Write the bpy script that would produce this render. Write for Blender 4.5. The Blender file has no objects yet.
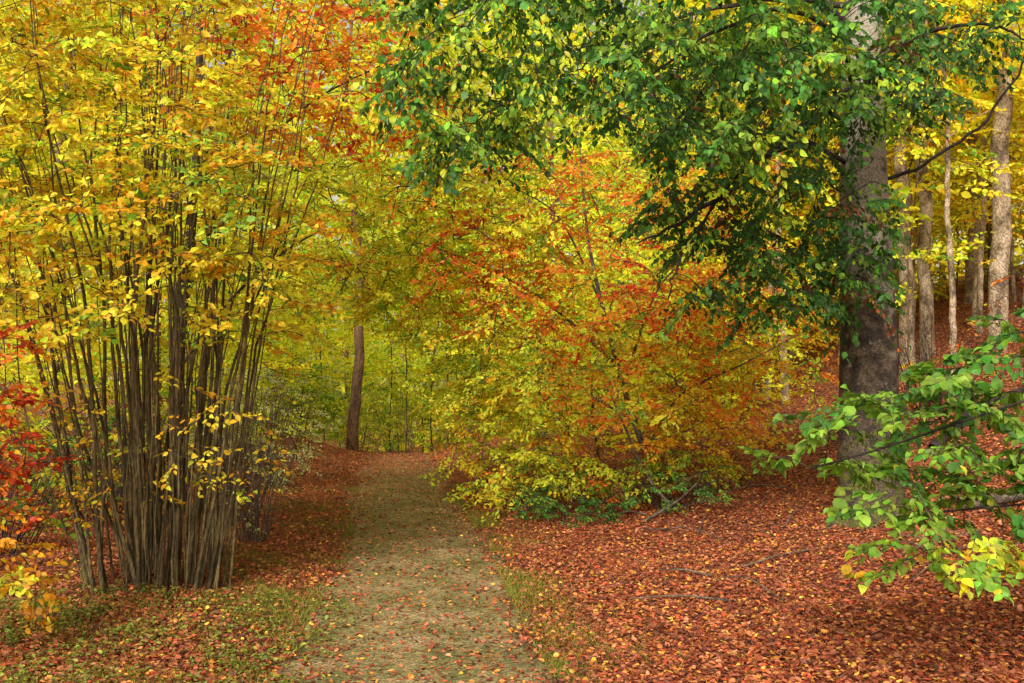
import bpy, math, numpy as np
from mathutils import Vector
R = np.random.RandomState(7)
sc = bpy.context.scene
COL = sc.collection

# ---------------------------------------------------------------- materials
def newmat(name):
    m = bpy.data.materials.new(name); m.use_nodes = True
    nt = m.node_tree; nt.nodes.clear()
    return m, nt, nt.nodes, nt.links
def leaf_mat(name, trans=0.45, rough=0.5, val=1.0, spots=True):
    m, nt, N, L = newmat(name)
    out = N.new('ShaderNodeOutputMaterial')
    at = N.new('ShaderNodeAttribute'); at.attribute_name = 'Col'
    src = at.outputs['Color']
    if spots:
        geo = N.new('ShaderNodeNewGeometry')
        no = N.new('ShaderNodeTexNoise'); no.inputs['Scale'].default_value = 35; no.inputs['Detail'].default_value = 2
        L.new(geo.outputs['Position'], no.inputs['Vector'])
        mr = N.new('ShaderNodeMapRange'); mr.inputs[1].default_value = .3; mr.inputs[2].default_value = .7
        mr.inputs[3].default_value = .75*val; mr.inputs[4].default_value = 1.2*val
        L.new(no.outputs[0], mr.inputs[0])
        mul = N.new('ShaderNodeVectorMath'); mul.operation = 'SCALE'
        L.new(at.outputs['Color'], mul.inputs[0]); L.new(mr.outputs[0], mul.inputs['Scale']); src = mul.outputs[0]
        pb = N.new('ShaderNodeBsdfPrincipled'); pb.inputs['Roughness'].default_value = rough
        pb.inputs['Specular IOR Level'].default_value = .3; L.new(src, pb.inputs['Base Color'])
    else:
        pb = N.new('ShaderNodeBsdfDiffuse'); L.new(src, pb.inputs['Color'])
    tr = N.new('ShaderNodeBsdfTranslucent')
    L.new(src, tr.inputs['Color'])
    mx = N.new('ShaderNodeMixShader'); mx.inputs[0].default_value = trans
    L.new(pb.outputs[0], mx.inputs[1]); L.new(tr.outputs[0], mx.inputs[2]); L.new(mx.outputs[0], out.inputs[0])
    return m
def bark_mat(name, c1, c2, c3, sc_=6, moss=0.0, stretch=0.35, hi=None):
    m, nt, N, L = newmat(name)
    out = N.new('ShaderNodeOutputMaterial'); pb = N.new('ShaderNodeBsdfPrincipled'); pb.inputs['Roughness'].default_value = .85
    geo = N.new('ShaderNodeNewGeometry'); mp = N.new('ShaderNodeMapping'); mp.inputs['Scale'].default_value = (1, 1, stretch)
    L.new(geo.outputs['Position'], mp.inputs[0])
    n1 = N.new('ShaderNodeTexNoise'); n1.inputs['Scale'].default_value = sc_; n1.inputs['Detail'].default_value = 8; n1.inputs['Roughness'].default_value = .65
    n2 = N.new('ShaderNodeTexNoise'); n2.inputs['Scale'].default_value = sc_*8; n2.inputs['Detail'].default_value = 5
    L.new(mp.outputs[0], n1.inputs[0]); L.new(mp.outputs[0], n2.inputs[0])
    r = N.new('ShaderNodeValToRGB'); e = r.color_ramp.elements
    e[0].position = .38; e[0].color = (*c1, 1); e[1].position = .64; e[1].color = (*c3, 1)
    k = e.new(.5); k.color = (*c2, 1)
    L.new(n1.outputs[0], r.inputs[0])
    m2 = N.new('ShaderNodeMixRGB'); m2.blend_type = 'MULTIPLY'; m2.inputs[0].default_value = .7
    r2 = N.new('ShaderNodeValToRGB'); r2.color_ramp.elements[0].position = .38; r2.color_ramp.elements[0].color = (.3, .28, .25, 1); r2.color_ramp.elements[1].position = .58
    L.new(n2.outputs[0], r2.inputs[0]); L.new(r.outputs[0], m2.inputs[1]); L.new(r2.outputs[0], m2.inputs[2])
    last = m2.outputs[0]
    if hi is not None:   # paler, lichen-mottled beech bark higher up, darker brown foot
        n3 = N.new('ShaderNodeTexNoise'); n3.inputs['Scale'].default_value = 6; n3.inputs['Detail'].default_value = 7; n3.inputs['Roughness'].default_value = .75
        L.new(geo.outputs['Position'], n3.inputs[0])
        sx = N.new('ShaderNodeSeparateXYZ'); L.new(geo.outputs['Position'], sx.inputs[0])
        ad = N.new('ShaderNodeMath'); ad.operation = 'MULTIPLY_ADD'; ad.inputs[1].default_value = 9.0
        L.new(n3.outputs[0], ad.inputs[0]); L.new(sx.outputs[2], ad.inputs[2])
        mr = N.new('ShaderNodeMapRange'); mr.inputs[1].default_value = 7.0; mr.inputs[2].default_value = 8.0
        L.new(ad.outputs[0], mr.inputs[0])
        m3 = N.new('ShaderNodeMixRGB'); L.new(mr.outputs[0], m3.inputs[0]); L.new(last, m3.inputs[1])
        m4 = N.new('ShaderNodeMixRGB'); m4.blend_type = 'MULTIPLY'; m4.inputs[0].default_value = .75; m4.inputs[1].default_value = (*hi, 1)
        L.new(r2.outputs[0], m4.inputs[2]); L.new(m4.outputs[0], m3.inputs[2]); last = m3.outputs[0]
    if moss > 0:
        sx = N.new('ShaderNodeSeparateXYZ'); L.new(geo.outputs['Position'], sx.inputs[0])
        ad = N.new('ShaderNodeMath'); ad.operation = 'MULTIPLY_ADD'; ad.inputs[1].default_value = -5
        n5 = N.new('ShaderNodeTexNoise'); n5.inputs['Scale'].default_value = 12; n5.inputs['Detail'].default_value = 6; L.new(geo.outputs['Position'], n5.inputs[0])
        L.new(n5.outputs[0], ad.inputs[0]); L.new(sx.outputs[2], ad.inputs[2])
        mr = N.new('ShaderNodeMapRange'); mr.inputs[1].default_value = moss-1.9; mr.inputs[2].default_value = moss-2.5
        L.new(ad.outputs[0], mr.inputs[0])
        mm = N.new('ShaderNodeMixRGB'); mm.blend_type = 'MULTIPLY'; mm.inputs[0].default_value = .8; mm.inputs[1].default_value = (.12, .12, .018, 1); L.new(r2.outputs[0], mm.inputs[2])
        m3 = N.new('ShaderNodeMixRGB'); L.new(mr.outputs[0], m3.inputs[0]); L.new(last, m3.inputs[1]); L.new(mm.outputs[0], m3.inputs[2])
        last = m3.outputs[0]
    L.new(last, pb.inputs['Base Color'])
    bp = N.new('ShaderNodeBump'); bp.inputs['Strength'].default_value = .8; bp.inputs['Distance'].default_value = .02
    L.new(n2.outputs[0], bp.inputs['Height']); L.new(bp.outputs[0], pb.inputs['Normal']); L.new(pb.outputs[0], out.inputs[0])
    return m
def ramp(N, stops):
    r = N.new('ShaderNodeValToRGB'); e = r.color_ramp.elements
    e[0].position = stops[0][0]; e[0].color = (*stops[0][1], 1)
    e[1].position = stops[-1][0]; e[1].color = (*stops[-1][1], 1)
    for p, c in stops[1:-1]:
        k = e.new(p); k.color = (*c, 1)
    return r
LITTER = [(0, (.065, .021, .013)), (.35, (.19, .053, .026)), (.6, (.31, .09, .038)), (.85, (.42, .155, .07)), (1, (.52, .21, .045))]
def litter_nodes(N, L):
    geo = N.new('ShaderNodeNewGeometry')
    n0 = N.new('ShaderNodeTexNoise'); n0.inputs['Scale'].default_value = 9; L.new(geo.outputs['Position'], n0.inputs[0])
    ad = N.new('ShaderNodeMixRGB'); ad.blend_type = 'LINEAR_LIGHT'; ad.inputs[0].default_value = .08
    L.new(geo.outputs['Position'], ad.inputs[1]); L.new(n0.outputs['Color'], ad.inputs[2])
    v = N.new('ShaderNodeTexVoronoi'); v.inputs['Scale'].default_value = 24; L.new(ad.outputs[0], v.inputs['Vector'])
    sx = N.new('ShaderNodeSeparateColor'); L.new(v.outputs['Color'], sx.inputs[0])
    r = ramp(N, LITTER); L.new(sx.outputs[0], r.inputs[0])
    n1 = N.new('ShaderNodeTexNoise'); n1.inputs['Scale'].default_value = .6; n1.inputs['Detail'].default_value = 4; L.new(geo.outputs['Position'], n1.inputs[0])
    r2 = ramp(N, [(.35, (.6, .62, .62)), (.65, (1.15, 1.1, 1.05))]); L.new(n1.outputs[0], r2.inputs[0])
    mu = N.new('ShaderNodeMixRGB'); mu.blend_type = 'MULTIPLY'; mu.inputs[0].default_value = 1
    L.new(r.outputs[0], mu.inputs[1]); L.new(r2.outputs[0], mu.inputs[2])
    return geo, mu.outputs[0], v.outputs['Distance']
def ground_mat():
    m, nt, N, L = newmat('leaf_litter_ground')
    out = N.new('ShaderNodeOutputMaterial'); pb = N.new('ShaderNodeBsdfPrincipled'); pb.inputs['Roughness'].default_value = .8
    geo, col, dist = litter_nodes(N, L)
    L.new(col, pb.inputs['Base Color'])
    bp = N.new('ShaderNodeBump'); bp.inputs['Strength'].default_value = .8; bp.inputs['Distance'].default_value = .03
    L.new(dist, bp.inputs['Height']); L.new(bp.outputs[0], pb.inputs['Normal']); L.new(pb.outputs[0], out.inputs[0])
    return m
def path_mat():
    m, nt, N, L = newmat('worn_mossy_path')
    out = N.new('ShaderNodeOutputMaterial'); pb = N.new('ShaderNodeBsdfPrincipled'); pb.inputs['Roughness'].default_value = .85
    geo, lit, dist = litter_nodes(N, L)
    n1 = N.new('ShaderNodeTexNoise'); n1.inputs['Scale'].default_value = 1.8; n1.inputs['Detail'].default_value = 10; n1.inputs['Roughness'].default_value = .78
    L.new(geo.outputs['Position'], n1.inputs[0])
    r = ramp(N, [(.36, (.105, .105, .024)), (.45, (.175, .16, .05)), (.54, (.26, .205, .09)), (.64, (.38, .275, .155))]); L.new(n1.outputs[0], r.inputs[0])
    v = N.new('ShaderNodeTexVoronoi'); v.inputs['Scale'].default_value = 50; L.new(geo.outputs['Position'], v.inputs['Vector'])
    sx = N.new('ShaderNodeSeparateColor'); L.new(v.outputs['Color'], sx.inputs[0])
    r2 = ramp(N, [(0, (.4, .38, .35)), (.6, (.97, .95, .92)), (1, (1.6, 1.5, 1.35))]); L.new(sx.outputs[0], r2.inputs[0])
    mu = N.new('ShaderNodeMixRGB'); mu.blend_type = 'MULTIPLY'; mu.inputs[0].default_value = .95
    L.new(r.outputs[0], mu.inputs[1]); L.new(r2.outputs[0], mu.inputs[2])
    # drifts of litter thicken towards the crest of the path
    sp = N.new('ShaderNodeSeparateXYZ'); L.new(geo.outputs['Position'], sp.inputs[0])
    n4 = N.new('ShaderNodeTexNoise'); n4.inputs['Scale'].default_value = 5; n4.inputs['Detail'].default_value = 8; n4.inputs['Roughness'].default_value = .8
    L.new(geo.outputs['Position'], n4.inputs[0])
    my = N.new('ShaderNodeMapRange'); my.inputs[1].default_value = 9; my.inputs[2].default_value = 22; my.inputs[3].default_value = -.16; my.inputs[4].default_value = .07
    L.new(sp.outputs[1], my.inputs[0])
    am = N.new('ShaderNodeMath'); am.operation = 'ADD'; L.new(n4.outputs[0], am.inputs[0]); L.new(my.outputs[0], am.inputs[1])
    mk = N.new('ShaderNodeMapRange'); mk.inputs[1].default_value = .5; mk.inputs[2].default_value = .56; L.new(am.outputs[0], mk.inputs[0])
    mx = N.new('ShaderNodeMixRGB'); L.new(mk.outputs[0], mx.inputs[0]); L.new(mu.outputs[0], mx.inputs[1]); L.new(lit, mx.inputs[2])
    L.new(mx.outputs[0], pb.inputs['Base Color'])
    bp = N.new('ShaderNodeBump'); bp.inputs['Strength'].default_value = .8; bp.inputs['Distance'].default_value = .012
    L.new(v.outputs['Distance'], bp.inputs['Height']); L.new(bp.outputs[0], pb.inputs['Normal']); L.new(pb.outputs[0], out.inputs[0])
    return m
M_LEAF = leaf_mat('autumn_leaf', .5)
M_BGLEAF = leaf_mat('woodland_leaf', .5, spots=False)
M_GLEAF = leaf_mat('green_leaf', .45, .45)
M_DRY = leaf_mat('fallen_leaf', .1, .6)
M_GRASS = leaf_mat('grass_blade', .3)
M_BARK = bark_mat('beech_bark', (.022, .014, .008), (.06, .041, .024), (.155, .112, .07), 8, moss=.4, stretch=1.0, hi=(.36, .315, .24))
M_DARK = bark_mat('dark_bark', (.012, .008, .008), (.03, .018, .016), (.06, .035, .03), 8)  # darker bark tone for limbs, young beeches and shrubs
M_TWIG = bark_mat('twig_bark', (.03, .02, .012), (.06, .042, .025), (.11, .08, .05), 12)
M_HAZEL = bark_mat('hazel_bark', (.042, .029, .010), (.11, .075, .024), (.23, .16, .06), 7)
M_PALE = bark_mat('pale_bark', (.11, .072, .042), (.32, .23, .14), (.56, .43, .30), 5, stretch=.7)  # stronger dark mottling in the colour suggests uneven light on pale trunks
M_BROWN = bark_mat('brown_bark', (.09, .045, .025), (.2, .105, .065), (.32, .18, .11), 4)
M_DEAD = bark_mat('dead_wood', (.07, .05, .035), (.16, .12, .085), (.26, .2, .15), 9, stretch=1)
M_GROUND = ground_mat(); M_PATH = path_mat()

# ---------------------------------------------------------------- terrain
_o = np.array([-60, -30, -14, -8, -4.5, -3, -2, -1.2, -.8, 0, .8, 1.3, 2, 3.2, 4.4, 6, 7.8, 10.5, 14, 20, 40, 80.])
_z = np.array([3, 2., .9, .45, .2, .12, .1, .05, 0, 0.02, 0, .05, .12, .22, .40, .95, 1.75, 2.95, 4.1, 5.6, 9, 16.])
_xx = np.linspace(-60, 80, 1401); _zz = np.interp(_xx, _o, _z)
_k = np.hanning(9); _k /= _k.sum(); _zz = np.convolve(np.pad(_zz, 4, mode='edge'), _k, 'valid')
def pathx(y):
    y = np.asarray(y, float)
    return .10-.115*y+.14*np.exp(-((y-10.5)/2.5)**2)-.012*np.clip(y-22, 0, 60)**2*.35
def H(x, y):
    x = np.asarray(x, float); y = np.asarray(y, float)
    yy = np.clip(y, -20, 30)
    o = x-pathx(yy)
    z = np.interp(o, _xx, _zz)
    z = z+.4*np.exp(-((y-22)/3)**2)*(np.exp(-((o+2.4)/.9)**2)+np.exp(-((o-2.0)/.9)**2))   # low banks flanking the crest
    t = np.clip(y-23, 0, 30); w = np.clip(1-(np.abs(o)-6)/14, 0, 1)
    z = z-w*(.07*t)*np.clip(t/4, 0, 1)
    am = np.clip((np.abs(o)-.9)/2, 0.12, 1)
    z = z+am*(.035*np.sin(x*1.9+y*.8)+.03*np.sin(x*.9-y*2.3+1)+.02*np.sin(x*4.1+y*3.3)+.015*np.sin(5*y-x*3))
    return z
def link(name, me, parent=None, loc=(0, 0, 0)):
    ob = bpy.data.objects.new(name, me); COL.objects.link(ob)
    ob.location = loc
    if parent: ob.parent = parent
    return ob

class MB:
    def __init__(s): s.v = []; s.l = []; s.t = []; s.m = []; s.c = []; s.n = 0
    def add(s, v, loops, totals, mat=0, col=None):
        v = np.asarray(v, float).reshape(-1, 3); s.v.append(v)
        s.l.append(np.asarray(loops).ravel()+s.n); totals = np.asarray(totals).ravel(); s.t.append(totals)
        s.m.append(np.full(len(totals), mat, np.int32))
        s.c.append(np.tile([.2, .15, .1], (len(v), 1)) if col is None else col); s.n += len(v)
    def mesh(s, name, mats, origin=(0, 0, 0), smooth=False):
        v = np.concatenate(s.v)-np.array(origin); l = np.concatenate(s.l).astype(np.int32); t = np.concatenate(s.t).astype(np.int32)
        me = bpy.data.meshes.new(name)
        me.vertices.add(len(v)); me.vertices.foreach_set('co', v.astype(np.float32).ravel())
        me.loops.add(len(l)); me.loops.foreach_set('vertex_index', l)
        me.polygons.add(len(t)); me.polygons.foreach_set('loop_start', np.concatenate([[0], np.cumsum(t)[:-1]]).astype(np.int32))
        me.polygons.foreach_set('loop_total', t)
        for m in mats: me.materials.append(m)
        mi = np.concatenate(s.m); me.polygons.foreach_set('material_index', mi)
        me.update(calc_edges=True)
        me.polygons.foreach_set('use_smooth', np.full(len(t), smooth))
        ca = me.color_attributes.new('Col', 'FLOAT_COLOR', 'POINT')
        c = np.concatenate(s.c); ca.data.foreach_set('color', np.hstack([c, np.ones((len(c), 1))]).astype(np.float32).ravel())
        return me

def norm(a): return a/np.maximum(np.linalg.norm(a, axis=-1, keepdims=True), 1e-9)
def spline(cp, n):
    cp = np.array(cp, float); P = np.vstack([2*cp[0]-cp[1], cp, 2*cp[-1]-cp[-2]])
    k = len(cp)-1; t = np.linspace(0, k, n); i = np.minimum(t.astype(int), k-1); f = (t-i)[:, None]
    a, b, c, d = P[i], P[i+1], P[i+2], P[i+3]
    return .5*((2*b)+(-a+c)*f+(2*a-5*b+4*c-d)*f*f+(-a+3*b-3*c+d)*f**3)
def tube(mb, pts, rad, s=6, mat=0, rough=0.0, flare=None):
    pts = np.asarray(pts, float); n = len(pts); rad = np.broadcast_to(rad, n)
    T = norm(np.gradient(pts, axis=0)); mt = norm(T.mean(0))
    ref = np.array([1., 0, 0]) if abs(mt[2]) > .75 else np.array([0, 0, 1.])
    U = norm(np.cross(T, ref)); V = np.cross(T, U)
    a = np.linspace(0, 2*np.pi, s, endpoint=False)
    rr = rad[:, None]*np.ones(s)[None]
    if rough:
        hz = np.arange(n)[:, None]
        rr = rr*(1+rough*(np.sin(3*a+hz*.17+1)+.7*np.sin(5*a-hz*.23)+.5*np.sin(2*a+hz*.41)+.5*R.randn(n, s)*.4))
    if flare is not None: rr = rr*flare(np.arange(n)[:, None]/(n-1), a[None])
    ring = pts[:, None]+rr[..., None]*(np.cos(a)[None, :, None]*U[:, None]+np.sin(a)[None, :, None]*V[:, None])
    i = np.arange(n-1)[:, None]*s; j = np.arange(s)[None]; j2 = (j+1) % s
    q = np.stack([i+j, i+j2, i+s+j2, i+s+j], -1)
    mb.add(ring.reshape(-1, 3), q.ravel(), np.full((n-1)*s, 4), mat)

# leaf templates (u along, v across, w normal)
T_LO = (np.array([[0, 0, 0], [1, 0, -.1], [.28, .27, .06], [.68, .25, .03], [.28, -.27, .06], [.68, -.25, .03]]),
        np.array([0, 2, 3, 1, 0, 1, 5, 4]), np.array([4, 4]))
T_HI = (np.array([[0, 0, 0], [.18, 0, .02], [.45, 0, .03], [.75, 0, -.02], [1, 0, -.14],
                  [.14, .17, .05], [.42, .31, .08], [.74, .22, .02], [.14, -.17, .05], [.42, -.31, .08], [.74, -.22, .02]]),
        np.array([0, 5, 1, 1, 5, 6, 2, 2, 6, 7, 3, 3, 7, 4, 0, 1, 8, 1, 2, 9, 8, 2, 3, 10, 9, 3, 4, 10]), np.array([3, 4, 4, 3, 3, 4, 4, 3]))
def leaves(mb, pos, d, nrm, size, col, mat=0, hi=False):
    tv, tl, tt = T_HI if hi else T_LO
    N = len(pos); d = norm(d); nrm = norm(nrm-(nrm*d).sum(1, keepdims=True)*d); b = np.cross(nrm, d)
    size = np.broadcast_to(size, N)[:, None, None]
    wv = (1+.25*R.randn(N))[:, None, None]; cv = (1+R.randn(N)*1.2)[:, None, None]
    V = pos[:, None]+size*(tv[None, :, 0:1]*d[:, None]+wv*tv[None, :, 1:2]*b[:, None]+cv*tv[None, :, 2:3]*nrm[:, None])
    k = len(tv); lo = (tl[None]+np.arange(N)[:, None]*k)
    mb.add(V.reshape(-1, 3), lo.ravel(), np.tile(tt, N), mat, np.repeat(col, k, axis=0))

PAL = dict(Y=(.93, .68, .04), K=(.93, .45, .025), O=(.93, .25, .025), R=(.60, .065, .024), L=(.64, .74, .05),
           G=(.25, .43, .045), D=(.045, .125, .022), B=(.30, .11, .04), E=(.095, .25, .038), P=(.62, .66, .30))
PN = list(PAL); PA = np.array([PAL[k] for k in PN])
def pick(spec, n):
    ks = list(spec); w = np.array([spec[k] for k in ks], float); w /= w.sum()
    return np.array([PN.index(k) for k in ks])[R.choice(len(ks), n, p=w)]
def grow(mb, nodes, targets, specf, lsize=.08, nside=6, perside=6, hi=False, twig=True, reach=.5, twmat=1, lfmat=0, droop=.25, nj=.55, rbase=.006, side=.42, maxlink=9, gain=1.0):
    """connect each target to the nearest wood, then carry flat sprays of leaves on it"""
    nodes = np.array(nodes); targets = np.array(targets)
    dd = np.linalg.norm(targets[:, None]-nodes[None], axis=2).min(1)
    targets = targets[np.argsort(dd)]
    P, Dr, Nn, S, C = [], [], [], [], []
    for tg in targets:
        q = np.linalg.norm(nodes-tg, axis=1)
        p0 = nodes[np.argmin(q)]; L = q.min()
        if L < .12 or L > maxlink: continue
        v = tg-p0; mid = p0+v*.5+np.array([0, 0, .10*L])+R.randn(3)*.05*L
        pts = spline([p0, mid, tg], 6)
        if twig: tube(mb, pts, np.linspace(rbase+.004*L, .0022, 6), 4, twmat)
        nodes = np.vstack([nodes, pts[2:]])
        hd = norm(v*np.array([1, 1, .3])+R.randn(3)*.15*L)
        base = pick(specf(tg), 1)[0]
        tl = reach*(.6+.8*R.rand())
        end = tg+hd*tl*.6+np.array([0, 0, -droop*tl*.5]); e = spline([pts[3], tg, end], 8)
        if twig: tube(mb, e, np.linspace(.003, .0015, 8), 3, twmat)
        up = norm(np.array([R.randn()*.3, R.randn()*.3-.25, 1.]))
        for k in range(nside):
            f = (k+.5)/nside*.999*7; i = int(f); s0 = e[i]+(e[min(i+1, 7)]-e[i])*(f-i)
            sg = 1 if k % 2 else -1
            lat = norm(np.cross(up, hd)); sd = norm(hd*.75+lat*sg*(.6+.4*R.rand())+R.randn(3)*.12+np.array([0, 0, -droop*.6]))
            sl = side*tl*2*(.5+.6*R.rand())*(1-.45*k/nside)
            m = perside; t = (np.arange(m)+.5+R.rand(m)*.3)/m
            pp = s0+sd*sl*t[:, None]+np.array([0, 0, -droop*.35*sl])*(t**2)[:, None]
            if twig == 1: tube(mb, np.array([s0, pp[m//2], pp[-1]]), [.002, .0015, .001], 3, twmat)
            sg2 = np.where(np.arange(m) % 2, 1, -1)[:, None]
            l2 = norm(np.cross(up, sd))
            d = sd*.8+l2*sg2*.75+R.randn(m, 3)*.22+np.array([0, 0, -droop])
            P.append(pp); Dr.append(d); Nn.append(up+R.randn(m, 3)*nj); S.append(lsize*(.65+.6*R.rand(m)))
            ci = np.where(R.rand(m) < .70, base, pick(specf(tg), m)); C.append(PA[ci])
    if P:
        C = np.concatenate(C)*gain; n = len(C); br = np.exp(R.randn(n, 1)*.2); C = C*br*np.exp(R.randn(n, 3)*[.07, .13, .15])
        leaves(mb, np.concatenate(P), np.concatenate(Dr), np.concatenate(Nn), np.concatenate(S), np.clip(C, .005, .95), lfmat, hi)
    return nodes
def box(n, a, b): return np.array(a)+R.rand(n, 3)*(np.array(b)-np.array(a))
def ell(n, c, r):
    p = R.randn(n, 3); p = norm(p)*(R.rand(n, 1)**.45); return np.array(c)+p*np.array(r)
def empty(name, loc, label, cat, group=None):
    e = bpy.data.objects.new(name, None); COL.objects.link(e); e.location = loc; e.empty_display_size = .3
    e['label'] = label; e['category'] = cat
    if group: e['group'] = group
    return e
def part(name, mb, root, mats, smooth=False):
    o = np.array(root.location); return link(name, mb.mesh(name, mats, o, smooth), root)

# ---------------------------------------------------------------- ground + path
def grid_obj(name, X, Y, Z, mat):
    ny, nx = X.shape; mb = MB(); i = np.arange(ny-1)[:, None]*nx; j = np.arange(nx-1)[None]
    q = np.stack([i+j, i+j+1, i+nx+j+1, i+nx+j], -1)
    mb.add(np.stack([X, Y, Z], -1).reshape(-1, 3), q.ravel(), np.full((ny-1)*(nx-1), 4))
    ob = link(name, mb.mesh(name, [mat], smooth=True)); ob['kind'] = 'structure'; return ob
xs = np.concatenate([np.linspace(-160, -14, 40)[:-1], np.linspace(-14, 14, 190), np.linspace(14, 170, 45)[1:]])
ys = np.concatenate([np.linspace(-25, 2, 25)[:-1], np.linspace(2, 30, 190), np.linspace(30, 220, 60)[1:]])
X, Y = np.meshgrid(xs, ys); o = np.abs(X-pathx(np.clip(Y, -20, 30)))
Z = H(X, Y)-.05*np.clip((1.15-o)/.2, 0, 1)
g = grid_obj('ground', X, Y, Z, M_GROUND)
yy = np.arange(-6, 44, .12); wide = .82+.13*np.clip((9-yy)/4, 0, 1)
hw = wide+.05*np.sin(yy*1.7)+.05*np.sin(yy*4.3+1)+.03*np.sin(yy*11); hw2 = wide-.02+.05*np.sin(yy*1.3+2)+.05*np.sin(yy*5.1)+.03*np.sin(yy*9.3)
u = np.linspace(-1, 1, 17)
PX = pathx(yy)[:, None]+np.where(u[None] < 0, hw[:, None], hw2[:, None])*u[None]*1.02; PY = np.repeat(yy[:, None], 17, 1)
PZ = H(PX, PY)+.004-.05*(np.abs(u[None])**14)
pobj = grid_obj('path', PX, PY, PZ, M_PATH)

# fallen leaves
mb = MB(); n = 420000
y = 4.2+(R.rand(n)**1.5)*22; x = (R.rand(n)*2-1)*(.56*y+1.2); o = np.abs(x-pathx(y))
edge = .68+.12*np.clip((9-y)/4, 0, 1)+.08*np.sin(y*2.1+np.sign(x-pathx(y))*2)+.06*np.sin(y*5.3)
pm = np.interp(y, [4, 9, 14, 19, 23], [.15, .18, .24, .4, .7])
pr = np.where(o < edge, pm*(.7+.6*np.clip(o/edge, 0, 1)**2), np.clip(pm+.75*(o-edge)/.35, 0, 1))
gl = (x < pathx(y)-.9) & (y < 8.5); pr = np.where(gl, pr*(.6+.3*np.sin(x*2+y)), pr)
k = R.rand(n) < pr; x = x[k]; y = y[k]; n = len(x); o = o[k]
z = H(x, y)+.006+R.rand(n)*.025*np.where(o < .8, .3, 1)
a = R.rand(n)*6.283; d = np.stack([np.cos(a), np.sin(a), R.randn(n)*.25], 1); nr = np.stack([R.randn(n)*.6, R.randn(n)*.6, np.ones(n)], 1)
FP = np.array([(.37, .10, .04), (.24, .058, .028), (.48, .18, .085), (.62, .25, .045), (.11, .04, .024), (.70, .46, .06), (.48, .082, .03)])
c = FP[R.choice(7, n, p=[.28, .24, .15, .115, .11, .025, .08])]*np.exp(R.randn(n, 1)*.26)
leaves(mb, np.stack([x, y, z], 1), d, nr, .022+.027*R.rand(n), c)
fl = link('fallen_leaves', mb.mesh('fallen_leaves', [M_DRY])); fl['kind'] = 'stuff'; fl['label'] = 'russet and orange fallen leaves covering the woodland floor'; fl['category'] = 'leaves'

# grass and weeds
mb = MB(); n = 130000
y = 4.8+R.rand(n)**1.2*12; side = R.rand(n) < .70
wd = .74+.12*np.clip((9-y)/4, 0, 1)
x = np.where(side, pathx(y)-wd-np.abs(R.randn(n))*1.3, pathx(y)+wd+np.abs(R.randn(n))*.28)
cl = .8*np.sin(x*3.1+y*1.7)+.8*np.sin(x*1.3-y*2.9+1)+.6*np.sin(x*9+y*7)+1.0*R.randn(n)-np.clip(y-8, 0, 9)*.12; k = (cl > .5); x = x[k]; y = y[k]; n = len(x)
b = np.stack([x, y, H(x, y)], 1); hh = .02+.045*R.rand(n); a = R.rand(n)*6.283
sd = np.stack([np.cos(a), np.sin(a), 0*a], 1)*.0035; tip = b+np.stack([R.randn(n)*.03, R.randn(n)*.03, hh], 1)
V = np.stack([b-sd, b+sd, tip], 1); gc = np.array([.16, .19, .03])*np.exp(R.randn(n, 1)*.3)+R.rand(n, 1)*np.array([.12, .06, 0])
mb.add(V.reshape(-1, 3), np.arange(3*n), np.full(n, 3), 0, np.repeat(gc, 3, 0))
n = 6500; cx = R.uniform(-4.2, -1.2, 260); cy = R.uniform(5, 8, 260); ci = R.randint(0, 260, n)
wp = np.stack([cx[ci]+R.randn(n)*.06, cy[ci]+R.randn(n)*.06, 0*cx[ci]], 1); wp[:, 2] = H(wp[:, 0], wp[:, 1])+.02+.07*R.rand(n)
leaves(mb, wp, R.randn(n, 3)*[1, 1, .3]+[0, 0, .2], R.randn(n, 3)*.4+[0, 0, 1], .018+.022*R.rand(n), np.array([.13, .20, .035])*np.exp(R.randn(n, 1)*.3)+R.rand(n, 1)*np.array([.16, .07, 0]))
gr = link('grass', mb.mesh('grass', [M_GRASS])); gr['kind'] = 'stuff'; gr['label'] = 'short green grass and small weeds along the path edge'; gr['category'] = 'grass'

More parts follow.
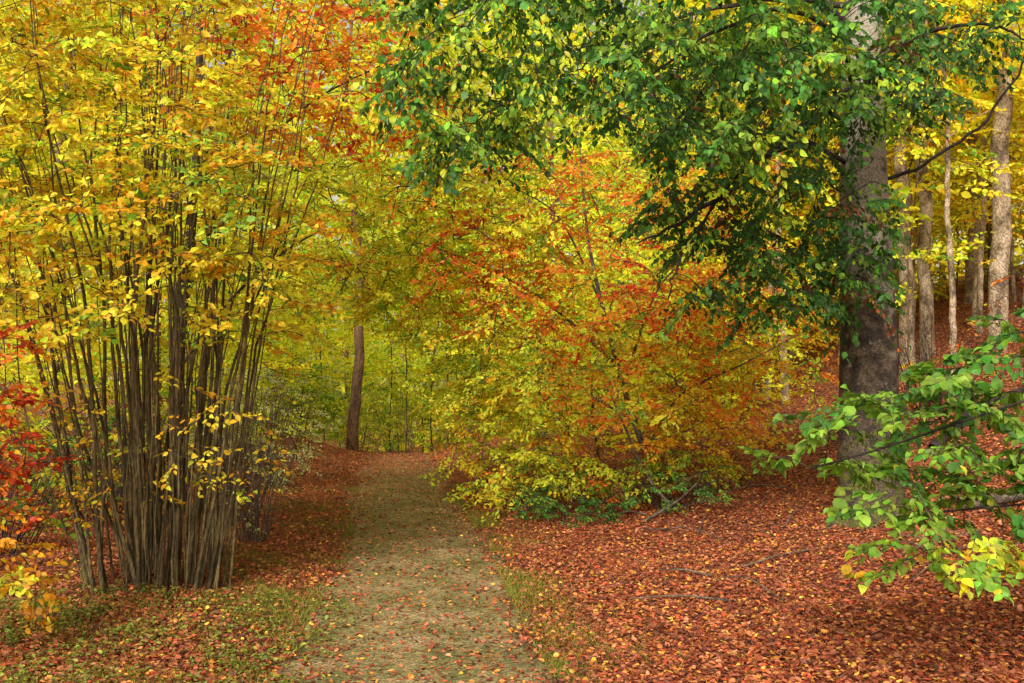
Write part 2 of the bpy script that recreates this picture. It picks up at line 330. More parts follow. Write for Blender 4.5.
# ---------------------------------------------------------------- main beech
bx, by = 3.44, 9.6; bz = float(H(bx, by))-.12
root = empty('beech_tree', (bx, by, bz), 'large grey-barked beech with dark green hanging leaves on the bank', 'tree')
tr = spline([(3.46, 9.6, bz), (3.45, 9.6, 1.4), (3.41, 9.6, 3), (3.38, 9.6, 4.6), (3.42, 9.65, 6.5), (3.5, 9.7, 9), (3.6, 9.7, 12)], 120)
rad = np.interp(tr[:, 2], [0, .35, .7, 1.2, 3, 4.6, 6, 12], [.34, .315, .30, .285, .24, .195, .16, .05])
mb = MB()
fl_ = lambda t, a: 1+np.exp(-t*48)*(.30+.36*np.sin(a*5+.6)+.2*np.sin(a*3+2))
tube(mb, tr, rad, 40, 0, .014, fl_); part('trunk', mb, root, [M_BARK], True)
LIMBS = [[(3.38, 9.6, 4.75), (3.05, 9.45, 4.45), (2.6, 9.3, 4.1), (2.1, 9.1, 3.6), (1.55, 8.9, 3.25), (1.1, 8.7, 3.0)],
         [(3.38, 9.6, 5.1), (2.5, 8.8, 5.3), (1.3, 7.6, 5.1), (.3, 7.0, 4.7), (-.4, 6.8, 4.3)],
         [(3.38, 9.6, 4.4), (2.9, 8.8, 4.75), (2.2, 7.8, 4.7), (1.4, 7.3, 4.3), (.8, 7.1, 3.8)],
         [(3.4, 9.6, 4.6), (3.7, 9, 4.9), (4.0, 8.4, 4.8), (4.2, 8, 4.5)],
         [(3.5, 9.55, 3.7), (3.9, 9.4, 3.85), (4.4, 9.3, 4.2), (4.75, 9.2, 4.8), (5.0, 9.1, 5.4)],
         [(3.3, 9.6, 3.85), (2.7, 9.25, 4.0), (2.0, 8.9, 3.6), (1.5, 8.7, 2.9), (1.35, 8.6, 2.5)],
         [(3.38, 9.6, 5.4), (2.4, 10, 5.6), (1.4, 10.2, 5.4), (.5, 10.2, 4.9)],
         [(3.3, 9.55, 4.2), (2.6, 9.5, 4.6), (1.8, 9.6, 4.7), (1.0, 9.7, 4.4)]]
LR = [.055, .04, .03, .025, .02, .025, .035, .025]
nodes = []
for cp, r in zip(LIMBS, LR):
    p = spline(cp, 26); p[2:-2] += R.randn(22, 3)*.012; nodes.append(p[5:]); mb = MB(); tube(mb, p, np.linspace(r, .007, 26), 8, 0, .03); part('limb', mb, root, [M_DARK], True)
nodes = np.vstack(nodes)
def under(t):  # ragged lower edge of the overhanging green crown
    return t[:, 2] > 3.5+.3*np.sin(t[:, 0]*3)+.14*(t[:, 1]-6.5)
t1 = box(460, (-.75, 6.2, 3.2), (3.0, 8.6, 5.3)); t1 = t1[under(t1)]
t2 = box(180, (1.2, 8.3, 3.1), (3.2, 10, 4.9))
t2b = box(85, (1.5, 8.4, 2.4), (3.2, 9.3, 3.3))
t3 = box(32, (3.7, 7.6, 4.5), (4.8, 9.2, 5.4))
t3b = box(38, (2.9, 8.2, 4.1), (3.7, 9.1, 5.1))
t4 = box(40, (.2, 9.6, 4.2), (2.4, 10.6, 5.8))
mb = MB()
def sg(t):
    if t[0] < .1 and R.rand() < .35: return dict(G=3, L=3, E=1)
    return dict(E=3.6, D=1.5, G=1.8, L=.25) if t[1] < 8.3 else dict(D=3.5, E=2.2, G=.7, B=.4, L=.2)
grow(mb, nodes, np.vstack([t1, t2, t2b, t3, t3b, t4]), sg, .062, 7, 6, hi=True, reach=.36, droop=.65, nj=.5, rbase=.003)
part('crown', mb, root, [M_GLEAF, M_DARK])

# ---------------------------------------------------------------- hazel
hx, hy = -2.95, 8.2
root = empty('hazel_shrub', (hx, hy, float(H(hx, hy))), 'tall many-stemmed hazel with yellow leaves beside the path', 'shrub')
nodes = []
for i in range(88):
    a = R.rand()*6.283; rr = R.rand()**.55
    b = np.array([hx+.62*rr*math.cos(a), hy+.38*rr*math.sin(a), 0]); b[2] = H(b[0], b[1])-.05
    sp = .6+R.rand()*.85; sp *= .85 if math.cos(a) > 0 else 1.15; h = 3.9+R.rand()*2.0
    top = np.array([hx-.1+1.8*rr*math.cos(a)*sp+R.randn()*.3, hy+1.3*rr*math.sin(a)*sp+R.randn()*.3, h])
    mid = b*.62+top*.38; mid[:2] = b[:2]*.72+top[:2]*.28+R.randn(2)*.06; mid2 = b*.3+top*.7; mid2[:2] = b[:2]*.40+top[:2]*.60+R.randn(2)*.11
    p = spline([b, mid, mid2, top], 30); p[3:] += np.cumsum(R.randn(27, 3)*.009, 0); r0 = .0035+.0155*R.rand()**1.8
    mb = MB(); tube(mb, p, .002+r0*1.15*(1-np.linspace(0, 1, 30))**1.05, 7, 0, .03); part('stem', mb, root, [M_HAZEL], True)
    nodes.append(p[7:])
nodes = np.vstack(nodes)
t1 = box(1000, (-5.2, 6.5, 2.1), (-1.7, 9.4, 5.5)); t1 = t1[R.rand(len(t1)) < np.clip((t1[:, 2]-1.5)/1.5, .2, 1)]
t5 = box(260, (-4.7, 6.3, 2.7), (-1.8, 7.5, 5.1)); t1 = np.vstack([t1, t5])
t1 = t1[~((t1[:, 0]*8/t1[:, 1] > -2.1) & (t1[:, 2] > 3.7))]
t1 = t1[np.abs(((t1[:, 2]+.12*t1[:, 0]) % .55)-.27) < .21]   # foliage held in loose tiers
t2 = box(90, (-4.0, 7.2, .8), (-2.0, 8.7, 2.4)); t3 = box(60, (-2.6, 7.4, 2.1), (-1.5, 8.6, 3.5)); t4 = box(36, (-4.6, 6.0, 1.9), (-3.0, 7.0, 3.0))
mb = MB()
A_ = grow(mb, nodes, np.vstack([t1, t3, t4]), lambda t: dict(Y=5.6, K=1.3, L=3, G=.6), .060, 7, 6, hi=True, reach=.40, droop=.10, nj=.5, gain=.98, rbase=.003)
grow(mb, nodes, t2, lambda t: dict(Y=5, K=1.8, L=1), .052, 4, 4, hi=True, reach=.26, droop=.10, nj=.5, gain=.95, rbase=.002)
part('crown', mb, root, [M_LEAF, M_TWIG])

# ---------------------------------------------------------------- generic small tree
def small_tree(name, label, cat, base, cps, r0, limbs, targets, specf, bark, ls, leafmat=M_LEAF, twb=M_TWIG, sides=12, **kw):
    root = empty(name, (base[0], base[1], float(H(base[0], base[1]))), label, cat)
    bz = float(H(base[0], base[1]))-.08; cp = [(base[0], base[1], bz)]+cps
    p = spline(cp, 40); p[3:] += np.cumsum(R.randn(37, 3)*.006, 0); mb = MB(); tube(mb, p, r0*np.linspace(1.1, .15, 40)**.9, sides, 0, .02); part('trunk', mb, root, [bark], True)
    nodes = [p[8:]]
    for (i, l, r) in limbs:
        q = spline([tuple(p[i])]+l, 22); mb = MB(); tube(mb, q, np.linspace(r, .005, 22), 7, 0, .03); part('limb', mb, root, [bark], True); nodes.append(q[3:])
    mb = MB(); grow(mb, np.vstack(nodes), targets, specf, ls, **kw); part('crown', mb, root, [leafmat, twb]); return root

# red/orange young beech at the edge
t = np.vstack([box(50, (-3.7, 5.4, 1.2), (-2.9, 6.6, 2.1)), box(34, (-3.6, 5.5, .8), (-2.9, 6.4, 1.3)), box(24, (-3.4, 5.4, .4), (-2.88, 6.3, .85))])
small_tree('young_beech', 'slender young beech with crimson and orange leaves over grass', 'tree', (-3.9, 6.1), [(-3.85, 6.1, 1.2), (-3.7, 6.0, 2.6), (-3.75, 6, 3.4)], .04,
           [(8, [(-3.5, 5.9, 1.0), (-3.1, 5.9, .8)], .012), (16, [(-3.4, 5.9, 1.8), (-3.05, 5.8, 1.75)], .012)], t,
           lambda q: dict(R=4.5, O=2.4, B=1) if q[2] > 1.1 else (dict(O=4, R=3, K=1) if q[2] > .8 else dict(Y=3, K=3, L=1, O=.6)), M_DARK, .048, hi=True, reach=.24, droop=.2, nside=6, perside=6, gain=.9, rbase=.003)

# green low branches on the bank side
t = box(310, (1.2, 4.2, 1.03), (3.0, 5.0, 2.35))
t = t[(t[:, 2] > 1.43-.64*np.clip(t[:, 0]-1.2, 0, .5)) & (t[:, 2] < 1.50+.52*(t[:, 0]-1.2))]
ty = box(10, (1.7, 4.2, .96), (2.4, 4.8, 1.08))
small_tree('young_beech', 'young beech with long low branches of fresh green leaves', 'tree', (3.5, 4.7), [(3.45, 4.7, 1.2), (3.3, 4.7, 2.6), (3.3, 4.7, 3.6)], .05,
           [(18, [(2.9, 4.6, 1.85), (2.3, 4.5, 1.7), (1.7, 4.5, 1.5), (1.35, 4.5, 1.4)], .007), (10, [(2.9, 4.6, 1.3), (2.4, 4.5, 1.25), (1.9, 4.5, 1.2)], .006),
            (22, [(2.9, 4.7, 2.15), (2.5, 4.7, 2.0)], .006)],
           np.vstack([t, ty]), lambda q: dict(E=2.6, G=4.6, L=.2) if q[2] > 1.1 else dict(L=3, Y=2, G=3, K=.3), M_DARK, .053, leafmat=M_GLEAF, hi=True, reach=.21, droop=.33, nside=7, perside=6, nj=.35, gain=.88, rbase=.002)

# orange-lime beech over the path (behind hazel)
t = np.vstack([box(210, (-3.4, 8.8, 4.3), (-.7, 11.5, 5.9)), box(50, (-4.2, 10, 4.1), (-.6, 12.8, 6.6)), box(250, (-4.8, 11, 2.6), (-1.2, 15, 5.2)), box(90, (-1.4, 10.5, 3.5), (.2, 13, 5.9)), box(60, (-2.0, 12, 2.7), (-.7, 14, 4.2))])
def sc1(q):
    return (dict(O=5, R=1.6, K=2, Y=.8, L=.4) if q[1] < 11.5 and R.rand() < .85 else dict(L=4, Y=3, G=1)) if q[2] > 4.2 and q[1] < 12.3 and q[0] < -.9 else dict(L=6, Y=2.6, G=1.5, K=.4, O=.3)
small_tree('beech_tree', 'slim beech with orange upper leaves and lime lower leaves', 'tree', (-4.6, 13.6), [(-4.5, 13.5, 2.5), (-4.2, 13.3, 5), (-4, 13, 8)], .11,
           [(14, [(-3.6, 12.6, 4.2), (-2.4, 11.4, 4.9), (-1.2, 10.2, 5.1)], .035), (10, [(-3.6, 13.2, 3.0), (-2.6, 13, 3.7), (-1.8, 13, 3.8)], .025),
            (20, [(-3.4, 11.6, 5.2), (-2.6, 9.8, 5.5)], .03)], t, sc1, M_DARK, .068, reach=.42, droop=.2, nside=7, perside=6, gain=1.22)

# middle beech: big orange / gold / lime mass
T_ = []
T_.append(ell(500, (.8, 12.9, 3.0), (2.7, 2.2, 1.9)))
T_.append(ell(230, (1.8, 12.6, 1.7), (1.7, 1.5, 1.3)))
T_.append(ell(220, (-.1, 14.3, 1.3), (1.2, 1.7, 1.4)))
T_.append(ell(170, (-1.2, 13.4, 3.6), (1.6, 1.8, 1.4)))
T_.append(box(100, (-.4, 12, 4.2), (3.6, 14.5, 6.2)))
T_.append(box(150, (2.2, 12.0, 1.0), (4.3, 14.4, 3.6)))
T_.append(box(90, (-.2, 12.3, .25), (2.9, 13.4, .9)))
t = np.vstack(T_); t = t[(t[:, 2] > H(t[:, 0], t[:, 1])+.22+.14*np.sin(t[:, 0]*4)+.25*np.clip(t[:, 0]-2.6, 0, 2))]
t = t[~((t[:, 0] < -.75-.02*t[:, 1]) & (t[:, 2] < 2.2))]
t = t[np.sin(t[:, 0]*2.7+1)+np.sin(t[:, 2]*3.1+t[:, 1])+np.sin(t[:, 1]*2.3) > -1.4]
def sc2(q):
    px = q[0]*13/q[1]; z = 1.8+(q[2]-1.8)*13/q[1]; nn = math.sin(px*3.3+z*2.7)*.5+math.sin(px*7.1-z*5)*.5+R.randn()*.8
    if px < .45 and z < 2.4: return dict(Y=3, L=5, G=1.4, K=.5, O=.25)
    if z > 4.9: return dict(L=4, G=2, Y=2, O=.8)
    if z > 2.3 and px > -1.1: return dict(O=6, R=1.8, K=1.6, Y=.4) if nn > -.55 else dict(L=5, Y=2.4, G=1.8, K=.4)
    if z > 2.3: return dict(L=5, Y=2.6, G=1.6, K=1, O=1.4)
    if z < .9: return dict(G=3, L=3.4, Y=2, K=1)
    if px > 1.9 and z < 1.7: return dict(Y=4.4, K=3, O=1.6, L=.6)
    return dict(O=5, K=2, Y=.8, R=.9) if nn > -.1 else dict(L=5, Y=2.6, G=1.6, K=.5)
small_tree('beech_tree', 'leaning young beech with dense orange, gold and lime foliage', 'tree', (2.1, 13.8), [(1.75, 13.7, 1.0), (1.35, 13.5, 2.2), (1.0, 13.3, 3.6), (.8, 13, 5)], .05,
           [(8, [(2.2, 13, 1.6), (2.9, 12.5, 2.0), (3.7, 12.7, 2.4)], .02), (12, [(.8, 13.8, 1.7), (-.1, 14.2, 1.8), (-.7, 14.5, 1.7)], .02), (18, [(.4, 13.5, 2.9), (-.7, 13.8, 3.5), (-1.6, 14, 3.8)], .025),
            (16, [(1.9, 12.8, 3.0), (2.5, 12.3, 3.5)], .02), (24, [(.6, 12.4, 3.8), (0, 11.8, 4.1)], .018), (10, [(2.0, 12.9, 1.0), (2.2, 12.2, .9)], .015)],
           t, sc2, M_DEAD, .062, reach=.42, droop=.25, nside=7, perside=6, nj=.55, gain=1.2, rbase=.004)

# ---------------------------------------------------------------- bushes
def bush(name, label, base, r, h, spec, ls, n, stems, bark, leafmat=M_LEAF, reach=.25, **kw):
    bz = float(H(*base)); root = empty(name, (base[0], base[1], bz), label, 'shrub'); nodes = []; mb = MB()
    for i in range(stems):
        a = R.rand()*6.283; q = math.sqrt(R.rand())
        b = np.array([base[0]+.3*r*q*math.cos(a), base[1]+.3*r*q*math.sin(a), bz-.03]); e = np.array([base[0]+r*q*math.cos(a), base[1]+r*q*math.sin(a), bz+h*(.6+.4*R.rand())])
        m = (b+e)/2+np.array([0, 0, .15*h])+R.randn(3)*.05; p = spline([b, m, e], 12); tube(mb, p, np.linspace(.006, .002, 12), 5); nodes.append(p[2:])
    part('stem', mb, root, [bark], True)
    mb = MB(); t = ell(n, (base[0], base[1], bz+h*.55), (r, r, h*.5))
    grow(mb, np.vstack(nodes), t, lambda q: spec, ls, reach=reach, **kw); part('foliage', mb, root, [leafmat, M_TWIG]); return root
bush('bramble_bush', 'low dark green bramble bush at the path edge', (.65, 12.0), .75, .45, dict(E=3, D=2, G=3), .04, 150, 14, M_DARK, M_GLEAF, .16, gain=.9)
bush('bramble_bush', 'low green and rusty bramble bush below the bank', (1.9, 11.7), .8, .5, dict(G=3, E=2, B=2.4), .04, 110, 18, M_DARK, M_GLEAF, .18)
bush('twiggy_bush', 'sparse brown twiggy bush under the beech', (1.5, 12.8), .9, .8, dict(B=3, O=2, K=1), .05, 50, 24, M_DEAD, M_LEAF, .2, perside=4)
bush('twiggy_bush', 'grey twiggy bush with sparse pale leaves', (-3.3, 12.0), .85, 1.8, dict(P=5, L=1.2, B=.5), .036, 260, 70, M_DEAD, M_LEAF, .22, perside=5, gain=1.0)
bush('twiggy_bush', 'rusty twiggy bush with sparse dull leaves', (-2.75, 10.6), .5, .9, dict(P=3, B=2, L=1), .036, 80, 40, M_DEAD, M_LEAF, .2, perside=4, gain=.9)
bush('twiggy_bush', 'pale grey-green wispy bush near the path crest', (-3.9, 16.0), 1.0, 1.9, dict(P=6, L=1.5, G=.5), .04, 220, 60, M_DEAD, M_LEAF, .3, perside=5, gain=1.15)
bush('twiggy_bush', 'bare dark twiggy bush behind the big beech', (5.6, 13.2), 1.0, 1.3, dict(B=2, O=2, Y=1), .05, 26, 46, M_DARK, M_LEAF, .25, perside=4)
bush('twiggy_bush', 'tangled bare twigs and few rusty leaves on the slope', (7.4, 13.2), 1.2, 1.5, dict(B=2, O=2, Y=2), .05, 30, 46, M_DARK, M_LEAF, .25, perside=4)
bush('leafy_bush', 'green leafy bush beside the slim trunk', (-5.3, 24.5), 1.1, 2.0, dict(G=4, L=3, P=1), .07, 200, 40, M_BROWN, M_LEAF, .4, perside=5, gain=1)
bush('leafy_bush', 'low orange and lime bush at the path crest', (-.8, 23.5), 1.0, 1.4, dict(L=4, Y=2, O=1, K=1), .08, 140, 40, M_BROWN, M_LEAF, .4, perside=5)
bush('leafy_bush', 'low green-gold undergrowth bush beyond the crest', (-3.3, 29.5), 1.4, 2.6, dict(L=4, G=2.5, Y=2), .08, 150, 40, M_BROWN, M_LEAF, .4, perside=5, twig=2)
bush('leafy_bush', 'low lime undergrowth bush beyond the crest', (-1.7, 31), 1.4, 2.8, dict(L=5, G=1.5, Y=2, P=1), .08, 150, 40, M_BROWN, M_LEAF, .4, perside=5, twig=2)
bush('leafy_bush', 'low green undergrowth bush beyond the crest', (-4.9, 31), 1.5, 2.8, dict(L=3, G=3, Y=1, P=1), .08, 150, 40, M_BROWN, M_LEAF, .4, perside=5, twig=2)
for (x, y, r, h) in [(-5.0, 9.6, 1.0, 1.1), (-6.3, 10.8, 1.1, 1.4), (-4.7, 11.6, .9, 1.0), (-7.6, 13, 1.2, 1.6), (-5.6, 13.6, 1.0, 1.3), (-6.2, 16.5, 1.3, 1.6)]:
    bush('undergrowth_bush', 'shady tangled undergrowth bush with rusty and green leaves', (x, y), r, h, dict(B=3, G=1.5, L=1.5, K=1.2, E=1), .06, 110, 50, M_DARK, M_LEAF, .3, perside=5, gain=.9, twig=2)['group'] = 'undergrowth behind the hazel'

# ---------------------------------------------------------------- background trees (variants, then copied)
def bg_variant(name, spec, bark, hgt, rx, low, r0, nt=150, ls=.15, nl=14, twig=2, lean=.25, gain=1.25):
    root = empty(name, (0, 0, 0), '', 'tree')
    p = spline([(0, 0, -.3), (.1*R.randn(), .1*R.randn(), hgt*.35), (lean*R.randn(), lean*R.randn(), hgt*.7), (1.2*lean*R.randn(), 1.2*lean*R.randn(), hgt)], 50)
    p[4:] += np.cumsum(R.randn(46, 3)*.018, 0)
    mb = MB(); tube(mb, p, r0*np.linspace(1.1, .12, 50), 12, 0, .025, lambda t, a: 1+np.exp(-t*45)*(.15+.2*np.sin(3*a))); part('trunk', mb, root, [bark], True)
    nodes = [p[int(50*low/hgt):]]; mb = MB()
    for i in range(nl):
        k = int(R.uniform(max(4, 50*low/hgt), 46)); a = R.rand()*6.283; l = rx*(.5+.5*R.rand())*(1.1-k/70)
        e = p[k]+np.array([l*math.cos(a), l*math.sin(a), l*.45]); q = spline([p[k], (p[k]+e)/2+np.array([0, 0, .1*l]), e], 12)
        tube(mb, q, np.linspace(r0*.22, .008, 12), 6, 1); nodes.append(q[2:])
    t = ell(nt, (0, 0, (hgt+low)/2), (rx, rx, (hgt-low)/2+.6))
    grow(mb, np.vstack(nodes), t, lambda q: spec, ls, nside=6, perside=6, reach=.8, droop=.2, rbase=.008, nj=.8, twig=twig, gain=gain)
    part('crown', mb, root, [M_BGLEAF, bark]); return root
VY = bg_variant('woodland_tree', dict(Y=5, K=1, L=3, G=.5), M_PALE, 11.5, 3.2, 2.2, .09, 180, .14)
VK = bg_variant('woodland_tree', dict(K=3, O=.7, Y=4), M_PALE, 12, 3.3, 2.6, .10, 180, .14)
VL = bg_variant('woodland_tree', dict(L=5, Y=2.2, G=1.8), M_BROWN, 11.5, 3.2, 1.6, .10, 190, .14)
VG = bg_variant('woodland_tree', dict(G=3, L=4, Y=1), M_BROWN, 12, 2.6, 3.4, .13, 140, .14)
VP = bg_variant('pale_trunked_tree', dict(Y=5, L=2.4, K=1.4), M_PALE, 12, 2.2, 4.6, .082, 90, .14, lean=1.1)
VT = bg_variant('slender_tree', dict(L=5, Y=3, G=1), M_HAZEL, 8, 1.6, 2.0, .022, 80, .11, 8)
VS = bg_variant('understory_tree', dict(Y=3.2, L=5, K=.5, G=1.3), M_HAZEL, 6, 2.1, .2, .03, 150, .10)
VF = bg_variant('understory_tree', dict(Y=2, L=5, P=3, G=1), M_HAZEL, 6, 2.1, .2, .025, 120, .10, gain=1.4)  # paler leaf colours and raised gain stand in for light past the crest
VO = bg_variant('understory_tree', dict(K=3, O=2, Y=3, L=1), M_BROWN, 5, 1.9, .2, .03, 120, .10)
VH = bg_variant('understory_tree', dict(Y=6, K=1.6, L=2.4), M_PALE, 7, 2.0, 1.8, .035, 130, .10)
LAB = {VY: 'tall pale-trunked tree with yellow leaves on the slope', VK: 'tall pale-trunked tree with golden orange leaves', VL: 'brown-trunked tree with lime and yellow leaves',
       VG: 'brown-trunked tree with green and lime leaves', VS: 'low understory tree with yellow-green leaves', VO: 'low understory tree with gold and orange leaves',
       VF: 'low lime understory tree beyond the path crest, leaves painted paler as if lit',
       VT: 'thin-stemmed young tree with yellow-green leaves', VH: 'slim pale-stemmed tree with bright yellow leaves', VP: 'tall bare pale trunk leaning slightly on the leafy slope'}
PL = [(VY, 6.45, 16.2, 1.3, 1), (VP, 6.85, 16.4, 1.3, 2), (VP, 7.1, 14.6, 1.6, 4), (VP, 9.2, 20, 1.3, 1), (VP, 5.7, 22, 1, 3), (VP, 6.5, 23, 1.1, 0), (VP, 7.9, 19, 1, 5), (VP, 8.9, 17.2, .9, 2), (VP, 10.6, 22, 1.2, 0), (VP, 12, 25.5, 1.3, 3),
      (VP, 8.2, 17.6, .8, 4), (VP, 10.2, 20.8, 1, 2), (VP, 5.0, 19.5, .8, 1), (VP, 7.6, 16.2, .6, 3), (VP, 5.0, 18.2, .9, 3), (VP, 6.3, 14.2, .6, 1),
      (VY, 11.5, 24, 1.1, 3), (VL, 6.2, 25, 1, 0), (VY, 7.4, 26.5, 1, 5), (VK, 9.2, 28, 1.1, 1), (VY, 13, 30, 1.1, 2),
      (VY, 5, 31, 1, 3), (VK, 16, 27, 1.1, 1), (VY, 11, 20.5, 1, 5), (VK, 14, 36, 1.2, 0), (VY, 8, 38, 1.2, 1), (VY, 19, 34, 1.2, 4), (VL, 3, 28, 1, 3), (VY, 3.5, 40, 1.2, 5), (VL, .8, 32, 1, 1), (VL, 1.2, 25, 1.05, 2),
      (VY, 14.5, 22, 1, 1), (VL, 17, 41, 1.3, 1), (VL, 6.5, 46, 1.3, 3), (VY, 1.5, 48, 1.3, 0), (VL, -1.0, 34, 1.3, 4),
      (VG, -4.2, 26, 1.1, 0), (VL, -7.2, 20, 1, 1), (VY, -9.8, 16, 1, 2), (VL, -7.6, 31, 1, 3), (VY, -11.5, 25, 1.1, 4), (VY, -14, 19, 1, 5), (VL, -15, 32, 1.2, 0), (VY, -9.5, 38, 1.2, 2),
      (VL, -2.0, 47, 1.3, 3), (VL, -7.4, 45, 1.3, 0), (VY, -20, 28, 1.2, 1), (VY, -6.8, 14.8, .9, 3), (VY, -17, 40, 1.3, 3),
      (VT, -3.0, 28, 1, 0), (VT, -3.7, 30, 1, 1), (VT, -2.4, 30, 1.1, 2), (VT, -1.9, 28.5, .9, 5), (VT, -5.6, 29.5, 1, 2), (VT, 5.2, 22, 1, 1), (VT, 9.3, 22.5, 1.2, 2), (VT, 8.8, 15.6, 1, 3), (VT, 12, 21, 1.3, 4),
      (VT, 6.0, 15.0, .8, 0), (VT, 7.0, 18.0, 1, 4),
      (VH, 8.3, 15.0, .8, 0), (VH, 8.9, 16.2, .9, 1), (VH, 6.4, 19.5, .9, 2), (VH, 9.4, 18.6, 1, 3), (VH, 11.3, 17.5, 1, 4), (VH, 5.0, 20.5, .9, 5), (VH, 8.2, 20.5, 1, 1), (VH, -6.5, 11.5, .9, 1), (VH, 12.6, 23.5, 1.2, 4),
      (VH, 10.2, 19.8, 1, 0), (VH, 7.2, 21.5, .9, 3), (VS, 10.4, 23.5, 1, 2), (VS, 12.2, 22, 1, 4), (VS, 8.8, 24, 1, 5), (VS, 14, 26, 1.2, 1),
      (VS, 2.9, 18.5, .9, 0), (VO, 5.6, 21, .9, 1), (VS, 2, 21, 1, 2), (VO, 7.6, 22.5, .8, 4), (VS, 4.4, 23, 1, 4), (VS, 4.5, 18.8, .7, 1), (VS, -5.9, 19.5, .9, 5), (VS, -6.6, 22, .9, 0), (VS, -7.5, 14, 1, 1), (VS, -8, 24, 1.1, 2),
      (VS, 1.2, 26.5, 1, 3), (VS, -6.6, 27.5, .8, 4), (VS, .4, 23, .8, 1), (VO, 12.5, 28, 1.1, 0), (VS, -11, 19, 1.1, 5), (VS, -9, 31, 1.2, 1), (VS, 1.5, 17, .8, 4),
      (VF, -3.4, 38, 1.1, 2), (VF, -5.8, 36, .9, 1), (VF, -.8, 37, .9, 3), (VS, -7.8, 36, 1.2, 4), (VS, -.4, 30, .8, 0), (VS, -13, 26, 1.2, 2), (VS, 6, 33, 1.3, 2), (VS, 10, 34, 1.3, 4), (VS, 18, 30, 1.3, 4),
      (VF, -5.0, 44, 1.5, 1), (VF, -1.6, 43, 1.4, 0)]
used = set()
for V_, x, y, s, r in PL:
    if V_ in used:
        e = V_.copy(); COL.objects.link(e)
        for ch in V_.children:
            c = ch.copy(); c.parent = e; COL.objects.link(c)
    else: e = V_; used.add(V_)
    e.location = (x, y, float(H(x, y))); e.rotation_euler = (0, 0, r*1.047+x); e.scale = (s, s, s)
    e['label'] = LAB[V_]; e['category'] = 'tree'; e['group'] = 'trees of the woodland'

# far woodland mass
mb = MB(); n = 100000; nc = 2600
cx = R.uniform(-60, 70, nc); cy = R.uniform(52, 78, nc); cz = R.rand(nc)*36
ci = R.randint(0, nc, n); p = np.stack([cx[ci], cy[ci], cz[ci]], 1)+R.randn(n, 3)*[1.7, 1.7, 1.0]; p[:, 2] += H(p[:, 0], p[:, 1])
cc = PA[pick(dict(Y=4, L=5, K=.8, G=.8, P=1), nc)][ci]*np.exp(R.randn(n, 1)*.2)*1.15
leaves(mb, p, R.randn(n, 3), R.randn(n, 3)+[0, -.8, .7], .45+.35*R.rand(n), np.clip(cc, 0, .93))
fw = link('far_woodland', mb.mesh('far_woodland', [M_BGLEAF])); fw['kind'] = 'stuff'; fw['label'] = 'distant yellow and lime woodland foliage'; fw['category'] = 'woodland'

# ---------------------------------------------------------------- fallen wood
def stick(name, label, cat, pts, r, mat, s=8):
    mb = MB(); p = spline([(a, b, float(H(a, b))+c) for a, b, c in pts], 18); o_ = p[0]
    tube(mb, p, np.linspace(r, r*.5, 18), s, 0, .05); ob = link(name, mb.mesh(name, [mat], o_, True)); ob.location = o_; ob['label'] = label; ob['category'] = cat; return ob
stick('fallen_log', 'grey weathered log lying on the leafy bank', 'log', [(4.0, 8.9, .08), (4.6, 8.85, .09), (5.4, 8.8, .08)], .06, M_DEAD, 12)
stick('fallen_log', 'dark mossy log lying up the slope', 'log', [(4.9, 11.6, .06), (5.7, 12.1, .1), (6.6, 12.3, .08)], .06, M_DARK, 12)
stick('leaning_branch', 'dead pale branch leaning up from the litter', 'branch', [(1.9, 11.5, 0), (1.6, 11.7, .45), (1.35, 12, 1.1), (1.2, 12.2, 1.5)], .02, M_DEAD, 8)
stick('leaning_branch', 'forked dead branch propped on the leafy bank', 'branch', [(1.5, 11.3, .02), (1.85, 11.2, .2), (2.1, 11.3, .35)], .018, M_DEAD, 8)
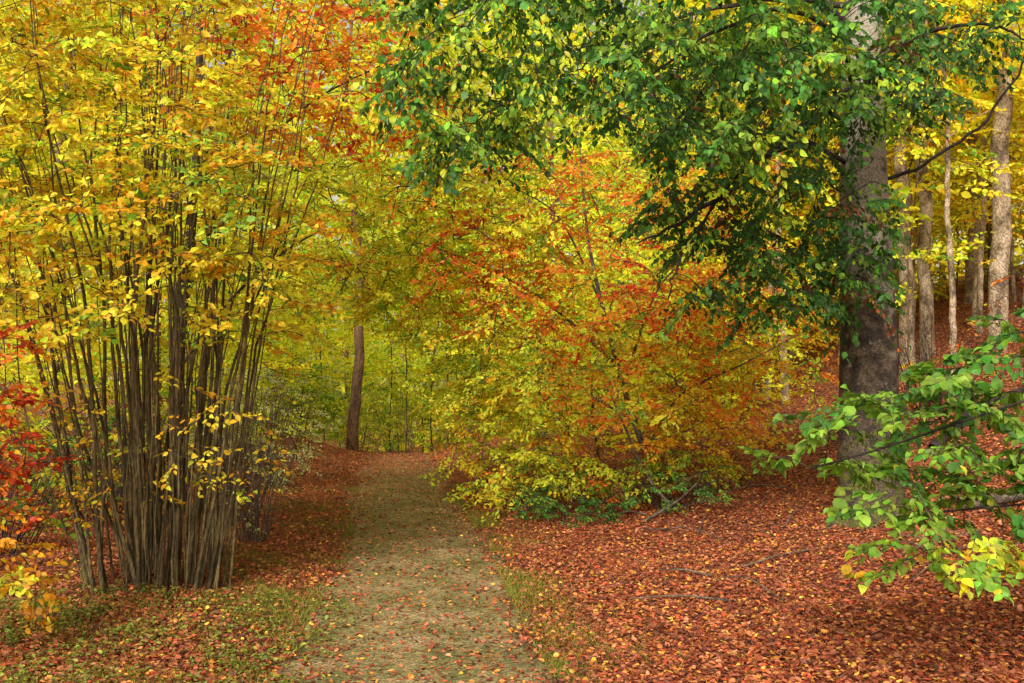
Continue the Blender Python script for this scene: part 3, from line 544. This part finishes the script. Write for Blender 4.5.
for i in range(70):
    x = R.uniform(1.2, 7.2); y = R.uniform(7, 15); a = R.rand()*3.14; l = R.uniform(.25, 1.1)
    o_ = stick('fallen_branch', 'thin bare branch lying on fallen leaves', 'branch', [(x, y, .03), (x+l*.5*math.cos(a), y+l*.5*math.sin(a), .03+.09*R.rand()), (x+l*math.cos(a), y+l*math.sin(a), .03)], R.uniform(.004, .012), M_DEAD, 6)
    o_['group'] = 'branches fallen on the bank'

# ---------------------------------------------------------------- light + camera
w = bpy.data.worlds.new('World'); sc.world = w; w.use_nodes = True; N = w.node_tree.nodes; L = w.node_tree.links
bg = N['Background']; sky = N.new('ShaderNodeTexSky'); sky.sky_type = 'NISHITA'; sky.sun_disc = False
EL, AZ = math.radians(34), math.radians(195)
sky.sun_elevation = EL; sky.sun_rotation = AZ; sky.dust_density = 3; sky.air_density = 1.5
hs = N.new('ShaderNodeHueSaturation'); hs.inputs['Saturation'].default_value = .2
tn = N.new('ShaderNodeMixRGB'); tn.blend_type = 'MULTIPLY'; tn.inputs[0].default_value = 1; tn.inputs[2].default_value = (1, .95, .82, 1)
L.new(sky.outputs[0], hs.inputs['Color']); L.new(hs.outputs[0], tn.inputs[1]); L.new(tn.outputs[0], bg.inputs[0]); bg.inputs[1].default_value = .15
sl = bpy.data.lights.new('sun', 'SUN'); sl.energy = 5.0; sl.angle = math.radians(18); sl.color = (1, .95, .85)
so = bpy.data.objects.new('sun', sl); COL.objects.link(so)
dv = Vector((math.sin(AZ)*math.cos(EL), math.cos(AZ)*math.cos(EL), math.sin(EL)))
so.rotation_euler = dv.to_track_quat('Z', 'Y').to_euler(); so.location = (0, 0, 20)
cam = bpy.data.cameras.new('camera'); cam.lens = 35; cam.sensor_width = 36; cam.shift_y = .0376; cam.clip_end = 500
co = bpy.data.objects.new('camera', cam); COL.objects.link(co); co.location = (0, 0, 1.8); co.rotation_euler = (math.radians(90), 0, 0); sc.camera = co
sc.view_settings.view_transform = 'Standard'; sc.view_settings.look = 'None'; sc.view_settings.exposure = 0
